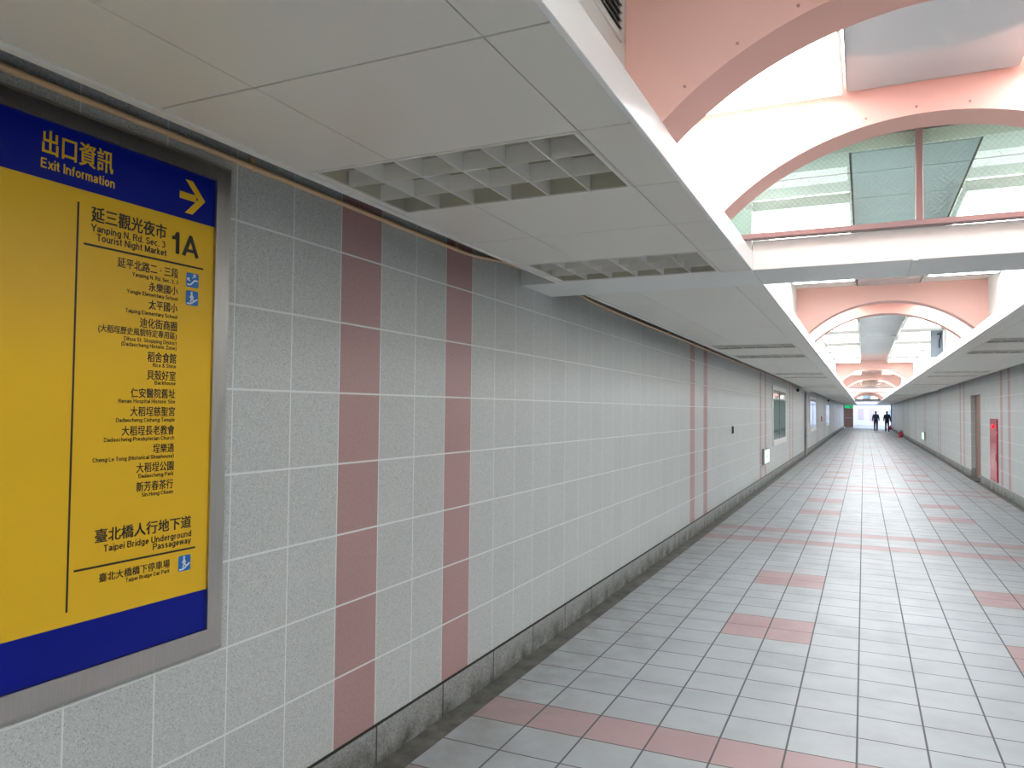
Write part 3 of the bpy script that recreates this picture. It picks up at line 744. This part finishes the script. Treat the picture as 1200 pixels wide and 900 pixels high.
# vertical grey downpipe, beside the first security camera
dpp = thing('down_pipe', (XL + 0.05, 30.25, 0.0), 'grey vertical down pipe on the wall below the first security camera', 'pipe')
put('pipe', MB().tube([(0, 0, -0.02), (0, 0, 2.33)], 0.045, 14), 'grey', dpp, 0, True)
put('collar', MB().tube([(0, 0, 0.0), (0, 0, 0.06)], 0.06, 14), 'grey', dpp, 0, True)
for z in (0.7, 1.6): put('bracket', MB().tube([(0, 0, z), (0, 0, z + 0.04)], 0.052, 14).box(-0.048, -0.02, -0.06, 0.06, z, z + 0.04), 'grey', dpp)
wp = thing('cable_cover', (XL + 0.03, 30.55, 1.75), 'short white cable cover hanging beside the grey down pipe', 'cable cover')
put('cover', MB().box(-0.028, 0.02, -0.04, 0.04, 0, 0.62), 'white', wp, 0.006); put('end_cap', MB().box(-0.028, 0.025, -0.045, 0.045, -0.03, 0.0), 'white', wp, 0.004)

# ================================================================== VENT GRILLE, HANGING FLAP
vg = thing('vent_grille', (XCL, 1.93, 2.745), 'dark slatted air vent grille high beside the nearest pink arch', 'vent')
put('frame', MB().box(0, 0.008, -0.34, 0.34, 0, 0.022).box(0, 0.008, -0.34, 0.34, 0.2, 0.222).box(0, 0.008, -0.34, -0.318, 0.022, 0.2).box(0, 0.008, 0.318, 0.34, 0.022, 0.2), 'white', vg, 0.002)
put('back_plate', MB().box(0.0005, 0.002, -0.318, 0.318, 0.022, 0.2), 'black', vg)
for k in range(7):
    z = 0.03 + k * 0.0245
    put('slat', MB().prism([(0.002, z + 0.008), (0.013, z), (0.013, z + 0.003), (0.002, z + 0.011)], -0.318, 0.318, 'y'), 'grey', vg)

hf = thing('hanging_flap', (XCR - 0.19, 14.0, 2.5), 'blue-grey hatch flap hanging open beside the hydrant-side lamps with black cable', 'flap')
put('panel', MB().box(0, 0.18, 0, 0.02, 0.0, 0.43), 'midgrey', hf, 0.004)
put('cable', MB().tube([(0.095, -0.012, 0.365), (0.115, -0.02, 0.39), (0.145, -0.02, 0.375), (0.145, -0.02, 0.33), (0.125, -0.02, 0.26), (0.122, -0.015, 0.15)], 0.011, 8), 'black', hf, 0, True)
put('hinge', MB().tube([(0.01, 0.01, 0.43), (0.17, 0.01, 0.43)], 0.008, 8), 'grey', hf)

# ================================================================== LEFT WALL: DISPLAY WINDOWS, CAMERAS, SMALL FIXTURES
def display(y0, y1, z0, z1, label, board):
    r = thing('display_window', (XL, (y0 + y1) / 2, z0), label, 'display window', 'glazed display windows in the tiled wall')
    h = (y1 - y0) / 2; H = z1 - z0; s = 0.13
    fr = MB().box(0.001, 0.03, -h, h, H - 0.1, H).box(0.001, 0.03, -h, -h + 0.09, s, H - 0.1).box(0.001, 0.03, h - 0.09, h, s, H - 0.1)
    put('frame', fr, 'white', r, 0.003)
    put('back_board', MB().box(0.001, 0.006, -h + 0.09, h - 0.09, s, H - 0.1), board, r)
    put('sill', MB().box(0.001, 0.05, -h, h, 0, s), 'white', r, 0.004)
    put('pane', MB().box(0.016, 0.020, -h + 0.09, 0.0, s, H - 0.1), 'pane', r)
    put('pane', MB().box(0.021, 0.025, 0.0, h - 0.09, s, H - 0.1), 'pane', r)
    put('meeting_stile', MB().box(0.014, 0.028, -0.03, 0.03, s, H - 0.1), 'bronze', r)
    return r
display(19.25, 22.6, 0.77, 2.23, 'glazed two-pane display window, biggest in view, just past the low exit light', 'teal')
display(33.1, 37.4, 0.79, 2.25, 'bluish glazed display window just past the grey down pipe', 'bluepaper')
display(47.9, 52.0, 0.8, 2.2, 'narrow-looking bluish display window beyond the small red alarm button', 'bluepaper')

def cctv(y, z, label):
    r = thing('security_camera', (XL, y, z), label, 'camera', 'white security cameras under the side ceiling')
    put('wall_plate', MB().box(0.001, 0.02, -0.06, 0.06, -0.06, 0.06), 'white', r, 0.004)
    put('arm', MB().tube([(0.02, 0, 0.02), (0.12, 0, 0.035), (0.24, -0.02, 0.03)], 0.022, 10), 'white', r, 0, True)
    put('body', MB().tube([(0.1, -0.32, -0.035), (0.1, -0.10, -0.02), (0.1, 0.02, -0.01)], 0.05, 16), 'white', r, 0, True)
    put('lens_hood', MB().tube([(0.1, -0.325, -0.035), (0.1, -0.35, -0.037)], 0.05, 16), 'black', r)
    put('sun_shield', MB().prism([(0.16, 0.045), (0.18, 0.065), (0.43, -0.02), (0.43, -0.075), (0.30, -0.045)], -0.36, 0.10, 'y'), 'white', r, 0.006)
cctv(26.2, 2.33, 'white security camera with black lens at the end of the beige conduit')
cctv(49.5, 2.33, 'distant white security camera above the narrow-looking bluish display window')

def low_exit(y0, y1, z0, z1, x, sg, label):
    r = thing('low_exit_light', (x, (y0 + y1) / 2, z0), label, 'exit light', 'lit exit lights low on the walls')
    h = (y1 - y0) / 2; H = z1 - z0; e = 0.055 * sg
    a, b = sorted((0.001 * sg, e)); put('case', MB().box(a, b, -h, h, 0, H), 'grey', r, 0.004)
    a, b = sorted((e, e + 0.006 * sg)); put('lit_face', MB().box(a, b, -h + 0.03, h - 0.03, 0.03, H - 0.03), 'exitlamp', r, 0.002)
    g = MB(); a, b = sorted((e + 0.006 * sg, e + 0.007 * sg)); g.box(a, b, -0.16 * 1, 0.02, H / 2 - 0.02, H / 2 + 0.02).prism([(0.02, H / 2 - 0.06), (0.1, H / 2), (0.02, H / 2 + 0.06)], a, b, 'x')
    put('arrow', g, 'green', r)
low_exit(17.25, 18.15, 0.43, 0.78, XL, 1, 'small lit exit light low on pink-striped tiles before the biggest display window')
low_exit(38.7, 40.0, 0.38, 0.75, XR, -1, 'small white lit exit light low on the wall past the doorway')

kp = thing('key_plate', (XL, 13.13, 1.21), 'small dark slotted key plate alone on the grey tiles', 'key plate')
put('plate', MB().box(0.001, 0.006, -0.05, 0.05, 0, 0.14), 'grey', kp, 0.002); put('slot', MB().box(0.006, 0.03, -0.012, 0.012, 0.01, 0.13), 'black', kp, 0.003)
al = thing('alarm_button', (XL, 42.6, 1.16), 'small round red alarm button on tiles between two bluish display windows', 'alarm')
put('housing', MB().tube([(0.001, 0, 0.1), (0.05, 0, 0.1)], 0.13, 18), 'red', al, 0, False); put('button', MB().tube([(0.05, 0, 0.1), (0.065, 0, 0.1)], 0.05, 14), 'paper', al)

# ================================================================== RIGHT WALL: DOOR, HYDRANT CABINET
d1 = thing('door_1', (XR + 0.10, (DY0 + DY1) / 2, 0), 'brown door set back in the recess beside the red hydrant cabinet', 'door', None, 'structure')
h = (DY1 - DY0) / 2
put('leaf', MB().box(0, 0.045, -h + 0.002, h - 0.002, 0.0, DZ - 0.002), 'brown', d1, 0.003)
put('threshold', MB().box(-0.23, 0.0, -h, h, -0.06, -0.001), 'gutter', d1)
put('handle', MB().tube([(-0.002, -h + 0.12, 1.0), (-0.05, -h + 0.12, 1.0), (-0.05, -h + 0.24, 1.0)], 0.011, 10), 'steel', d1, 0, True)
put('jamb_skirting', MB().box(-0.10, -0.001, h - 0.012, h - 0.001, 0.0, 0.2), 'granite', d1)
hc = thing('hydrant_cabinet', (XR, 18.86, 0.165), 'tall red fire hydrant cabinet with glowing round red lamp beside brown door', 'hydrant cabinet')
put('case', MB().box(-0.018, -0.001, -0.5, 0.5, 0, 1.325), 'red', hc, 0.006)
dr = put('door', MB().box(-0.026, -0.018, -0.46, 0.46, 0.04, 1.02), 'red', hc, 0.004)
put('handle', MB().box(-0.042, -0.026, -0.4, -0.36, 0.45, 0.6), 'steel', dr, 0.003)
put('lamp_panel', MB().box(-0.025, -0.018, -0.46, 0.46, 1.05, 1.29), 'red', hc, 0.004)
lp = put('pilot_lamp', MB().tube([(-0.025, 0, 1.16), (-0.045, 0, 1.16), (-0.055, 0, 1.16)], [0.04, 0.036, 0.015], 18), 'redlamp', hc, 0, True); lp['label'] = 'glowing red pilot lamp'

def extinguisher(x, y, label):
    r = thing('fire_extinguisher', (x, y, 0), label, 'fire extinguisher', 'red fire extinguishers on the floor by the wall')
    put('foot_ring', MB().tube([(0, 0, 0), (0, 0, 0.03)], 0.12, 16), 'red', r)
    put('cylinder', MB().tube([(0, 0, 0.02), (0, 0, 0.05), (0, 0, 0.32), (0, 0, 0.38), (0, 0, 0.41)], [0.10, 0.11, 0.11, 0.075, 0.03], 18), 'red', r, 0, True)
    put('valve', MB().tube([(0, 0, 0.40), (0, 0, 0.46)], 0.025, 10), 'black', r)
    put('lever', MB().box(-0.015, 0.015, -0.12, 0.03, 0.45, 0.465).box(-0.015, 0.015, -0.1, 0.03, 0.475, 0.49), 'black', r)
    put('hose', MB().tube([(0, 0.0, 0.44), (0.09, 0, 0.44), (0.14, 0, 0.38), (0.135, 0, 0.2), (0.125, 0, 0.1)], 0.014, 8), 'black', r, 0, True)
extinguisher(2.2, 56.0, 'red fire extinguisher alone on the floor along the wall')
extinguisher(2.28, 80.5, 'farthest red fire extinguisher, at the wall end by the walkers')

# ================================================================== FAR END
we = MB().box(XL - 0.2, -1.95, YD, YD + 0.2, -0.08, 3.1).box(-1.08, -1.02, YD, YD + 0.2, -0.08, 3.1).box(-1.95, -1.08, YD, YD + 0.2, 2.1, 3.1)
struct('wall_end', we, 'wall', 'short far wall around the brown service door', 'wall')
d2 = thing('door_2', (-1.515, YD + 0.05, 0), 'far brown service door under the green exit sign', 'door', None, 'structure')
put('leaf', MB().box(-0.435, 0.435, 0, 0.045, 0, 2.1), 'brown', d2, 0.003)
put('push_bar', MB().box(-0.36, 0.36, -0.05, -0.02, 1.0, 1.05), 'steel', d2, 0.004)
put('kick_plate', MB().box(-0.4, 0.4, -0.004, 0.0, 0.04, 0.3), 'brown', d2)
es = thing('exit_sign', (-1.32, 82.0, 2.02), 'glowing green exit sign hanging above the far brown door', 'exit sign')
put('case', MB().box(-0.36, 0.36, 0, 0.08, 0, 0.34), 'white', es, 0.006); put('lit_face', MB().box(-0.34, 0.34, -0.006, 0, 0.02, 0.32), 'green', es)
put('hanger', MB().box(-0.25, -0.23, 0.03, 0.05, 0.34, ZS - 2.02).box(0.23, 0.25, 0.03, 0.05, 0.34, ZS - 2.02), 'grey', es)
fg = MB(); fg.sphere((-0.05, -0.009, 0.25), 0.03, 10, 6, (1, .2, 1)); fg.box(-0.08, -0.01, -0.009, -0.006, 0.1, 0.22); fg.box(0.1, 0.26, -0.009, -0.006, 0.06, 0.28)
put('symbol', fg, 'iconwhite', es)
# open stair hall beyond, lit by daylight
struct('wall_hall', MB().box(-1.3, 9.0, 106.0, 106.2, -0.1, 3.4), 'lilac', 'bright lilac-white wall at the far end behind the walkers', 'wall')
struct('wall_hall_side', MB().box(-1.3, -1.1, YD + 0.2, 106.0, -0.1, 3.4), 'lilac', 'pale side wall of the bright far hall', 'wall')
struct('floor_hall', MB().box(XF1, 9.0, YE, 106.2, -0.06, -0.001).box(-1.3, XF1, YD + 20, 106.2, -0.06, -0.001) if YD + 20 < 106 else MB().box(XF1, 9.0, YE, 106.2, -0.06, -0.001), 'paper', 'bright pale floor of the daylit far hall', 'floor')
struct('trim_6', MB().box(-1.1, 9.0, 105.9, 106.0, 2.55, 2.68), 'midgrey', 'blue-grey rail along the top of the far bright wall', 'trim')
struct('trim_7', MB().box(XR - 0.08, XR + 0.4, YE, YE + 0.3, -0.08, 3.1), 'midgrey', 'dark grey post where the hydrant wall ends', 'post')
for k, (x, wd, z0, z1, mt) in enumerate(((-0.35, 0.55, 0.75, 2.1, 'rosepaper'), (0.35, 0.5, 0.8, 2.15, 'paper'), (0.95, 0.42, 0.6, 2.1, 'rosepaper'), (3.2, 0.7, 0.9, 2.0, 'bluepaper'))):
    p = thing('poster', (x, 105.985, z0), ['pale rose poster, leftmost on the far bright wall', 'white poster between two rose posters on the far wall', 'rose poster beside the walkers on the far wall', 'pale blue poster behind the walkers on the far wall'][k], 'poster', 'posters on the far bright wall')
    put('sheet', MB().box(-wd / 2, wd / 2, 0, 0.01, 0, z1 - z0), mt, p)
    put('border', MB().box(-wd / 2 - 0.03, wd / 2 + 0.03, 0.005, 0.014, -0.03, z1 - z0 + 0.03), 'grey', p)

# ================================================================== TWO PEOPLE WALKING AWAY
def skin(name, pts, edges, mat, parent, root, levels=2):
    me = bpy.data.meshes.new(name); me.from_pydata([p[0] for p in pts], edges, [])
    o = bpy.data.objects.new(name, me); COL.objects.link(o)
    sk = o.modifiers.new('s', 'SKIN'); sk.use_smooth_shade = True
    for i, p in enumerate(pts):
        r = p[1]; sv = me.skin_vertices[0].data[i]
        sv.radius = r if isinstance(r, tuple) else (r, r); sv.use_root = (i == root)
    ss = o.modifiers.new('u', 'SUBSURF'); ss.levels = levels; ss.render_levels = levels
    dg = C.evaluated_depsgraph_get(); dg.update()
    nm = bpy.data.meshes.new_from_object(o.evaluated_get(dg)); nm.name = name
    bpy.data.objects.remove(o)
    nm.materials.clear(); nm.materials.append(M[mat])
    for p in nm.polygons: p.use_smooth = True
    q = bpy.data.objects.new(name, nm); COL.objects.link(q); q.parent = parent
    return q
def walker(loc, label, jacket, lead, coat_z, bag):
    r = thing('person', loc, label, 'person', 'people walking away at the far end')
    s = lead
    hip = {1: (0.09, 0.01, 0.92), -1: (-0.09, 0.01, 0.92)}
    def leg(side, fwd):
        if fwd: return [hip[side], (side * 0.095, 0.16, 0.52), (side * 0.095, 0.22, 0.10), (side * 0.10, 0.36, 0.045)]
        return [hip[side], (side * 0.095, 0.02, 0.49), (side * 0.095, -0.20, 0.13), (side * 0.10, -0.09, 0.04)]
    def arm(side, fwd):
        k = 0.14 if fwd else -0.10
        return [(side * 0.17, 0, 1.42), (side * 0.235, k * 0.25 - 0.03, 1.15), (side * 0.25, k + 0.03, 0.92)]
    P = [((0, 0, 0.95), (0.15, 0.10)), ((0, 0, 1.12), (0.13, 0.09)), ((0, 0, 1.32), (0.16, 0.10)), ((0, 0.0, 1.45), (0.075, 0.07)), ((0, 0.015, 1.52), 0.055), ((0, 0.03, 1.58), (0.062, 0.075)), ((0, 0.025, 1.65), (0.072, 0.088)), ((0, 0.015, 1.70), (0.05, 0.06)), ((0, 0.125, 1.595), 0.012)]
    E = [(0, 1), (1, 2), (2, 3), (3, 4), (4, 5), (5, 6), (6, 7), (5, 8)]
    for side in (1, -1):
        L = leg(side, side == s); b = len(P)
        P += [(L[0], 0.085), (L[1], 0.055), (L[2], 0.038), (L[3], 0.03)]; E += [(0, b), (b, b + 1), (b + 1, b + 2), (b + 2, b + 3)]
        A = arm(side, side != s); b = len(P)
        P += [(A[0], 0.055), (A[1], 0.042), (A[2], 0.028)]; E += [(2, b), (b, b + 1), (b + 1, b + 2)]
        wx, wy, wz = A[2]
        pb = len(P); P.append(((wx, wy + 0.015, wz - 0.07), (0.018, 0.036))); E.append((b + 2, pb))
        for k, (dy, ln) in enumerate(((0.028, 0.065), (0.010, 0.075), (-0.008, 0.07), (-0.026, 0.055))):
            f = len(P)
            P += [((wx, wy + 0.015 + dy, wz - 0.105), 0.009), ((wx - side * 0.006, wy + 0.02 + dy, wz - 0.105 - ln * 0.5), 0.0085), ((wx - side * 0.018, wy + 0.022 + dy, wz - 0.105 - ln), 0.007)]
            E += [(pb, f), (f, f + 1), (f + 1, f + 2)]
        f = len(P); P += [((wx - side * 0.015, wy + 0.055, wz - 0.07), 0.010), ((wx - side * 0.022, wy + 0.065, wz - 0.105), 0.008)]; E += [(pb, f), (f, f + 1)]
    skin('body', P, E, 'skin', r, 0)
    # ears and hair
    # jacket: torso and sleeves a little larger than the body
    J = [((0, 0, coat_z), (0.185, 0.13)), ((0, 0, 1.0), (0.185, 0.13)), ((0, -0.005, 1.15), (0.18, 0.125)), ((0, -0.005, 1.34), (0.205, 0.13)), ((0, 0, 1.45), (0.12, 0.095)), ((0, 0.0, 1.49), (0.075, 0.072))]
    JE = [(0, 1), (1, 2), (2, 3), (3, 4), (4, 5)]
    for side in (1, -1):
        A = arm(side, side != s); b = len(J)
        J += [((side * 0.185, 0, 1.415), 0.08), (A[1], 0.066), ((A[2][0], A[2][1], A[2][2] + 0.0), 0.05)]; JE += [(3, b), (b, b + 1), (b + 1, b + 2)]
    skin('jacket', J, JE, jacket, r, 2)
    T = [((0, 0, 0.98), (0.18, 0.13)), ((0, 0, 0.90), (0.185, 0.135))]; TE = [(0, 1)]
    for side in (1, -1):
        L = leg(side, side == s); b = len(T)
        T += [((side * 0.095, L[0][1], 0.84), 0.10), (L[1], 0.078), (L[2], 0.066), ((L[2][0], L[2][1] + 0.01, L[2][2] - 0.035), 0.064)]; TE += [(1, b), (b, b + 1), (b + 1, b + 2), (b + 2, b + 3)]
    skin('trousers', T, TE, 'jeans', r, 0)
    for side in (1, -1):
        L = leg(side, side == s); a, t = L[2], L[3]
        up = 0.0 if side == s else 0.0
        skin('shoe', [((a[0], a[1] - 0.05, 0.05 + (a[2] - 0.10)), 0.045), ((a[0], a[1] + 0.04, 0.05 + (a[2] - 0.10) * 0.6), 0.048), ((t[0], t[1] - 0.03, 0.042), 0.046), ((t[0], t[1] + 0.03, 0.036), 0.034)], [(0, 1), (1, 2), (2, 3)], 'shoe', r, 1, 1)
    hm = MB().sphere((0, -0.002, 1.672), 0.1, 18, 12, (0.88, 1.04, 0.92)).sphere((0, -0.035, 1.61), 0.075, 16, 10, (0.95, 0.85, 1.0))
    put('hair', hm, 'hair', r, 0, True)
    put('collar', MB().tube([(0, -0.005, 1.44), (0, 0.0, 1.50), (0, 0.006, 1.56)], [0.10, 0.082, 0.074], 18), jacket, r, 0, True)
    for side in (1, -1): put('ear', MB().sphere((side * 0.078, 0.025, 1.625), 0.02, 10, 6, (0.4, 0.8, 1.4)), 'skin', r, 0, True)
    if bag:
        put('bag', MB().box(0.29, 0.40, -0.12, 0.16, 0.42, 0.72), 'paper', r, 0.015)
        put('bag_handle', MB().tube([(0.345, -0.06, 0.72), (0.31, 0.0, 0.83), (0.345, 0.08, 0.72)], 0.008, 8), 'paper', r)
walker((0.94, 72.7, 0), 'person walking away in a navy jacket, next to the posters', 'navy', 1, 0.86, False)
walker((1.80, 72.3, 0), 'person walking away in a long dark coat, nearer the hydrant-side wall', 'charcoal', -1, 0.78, True)
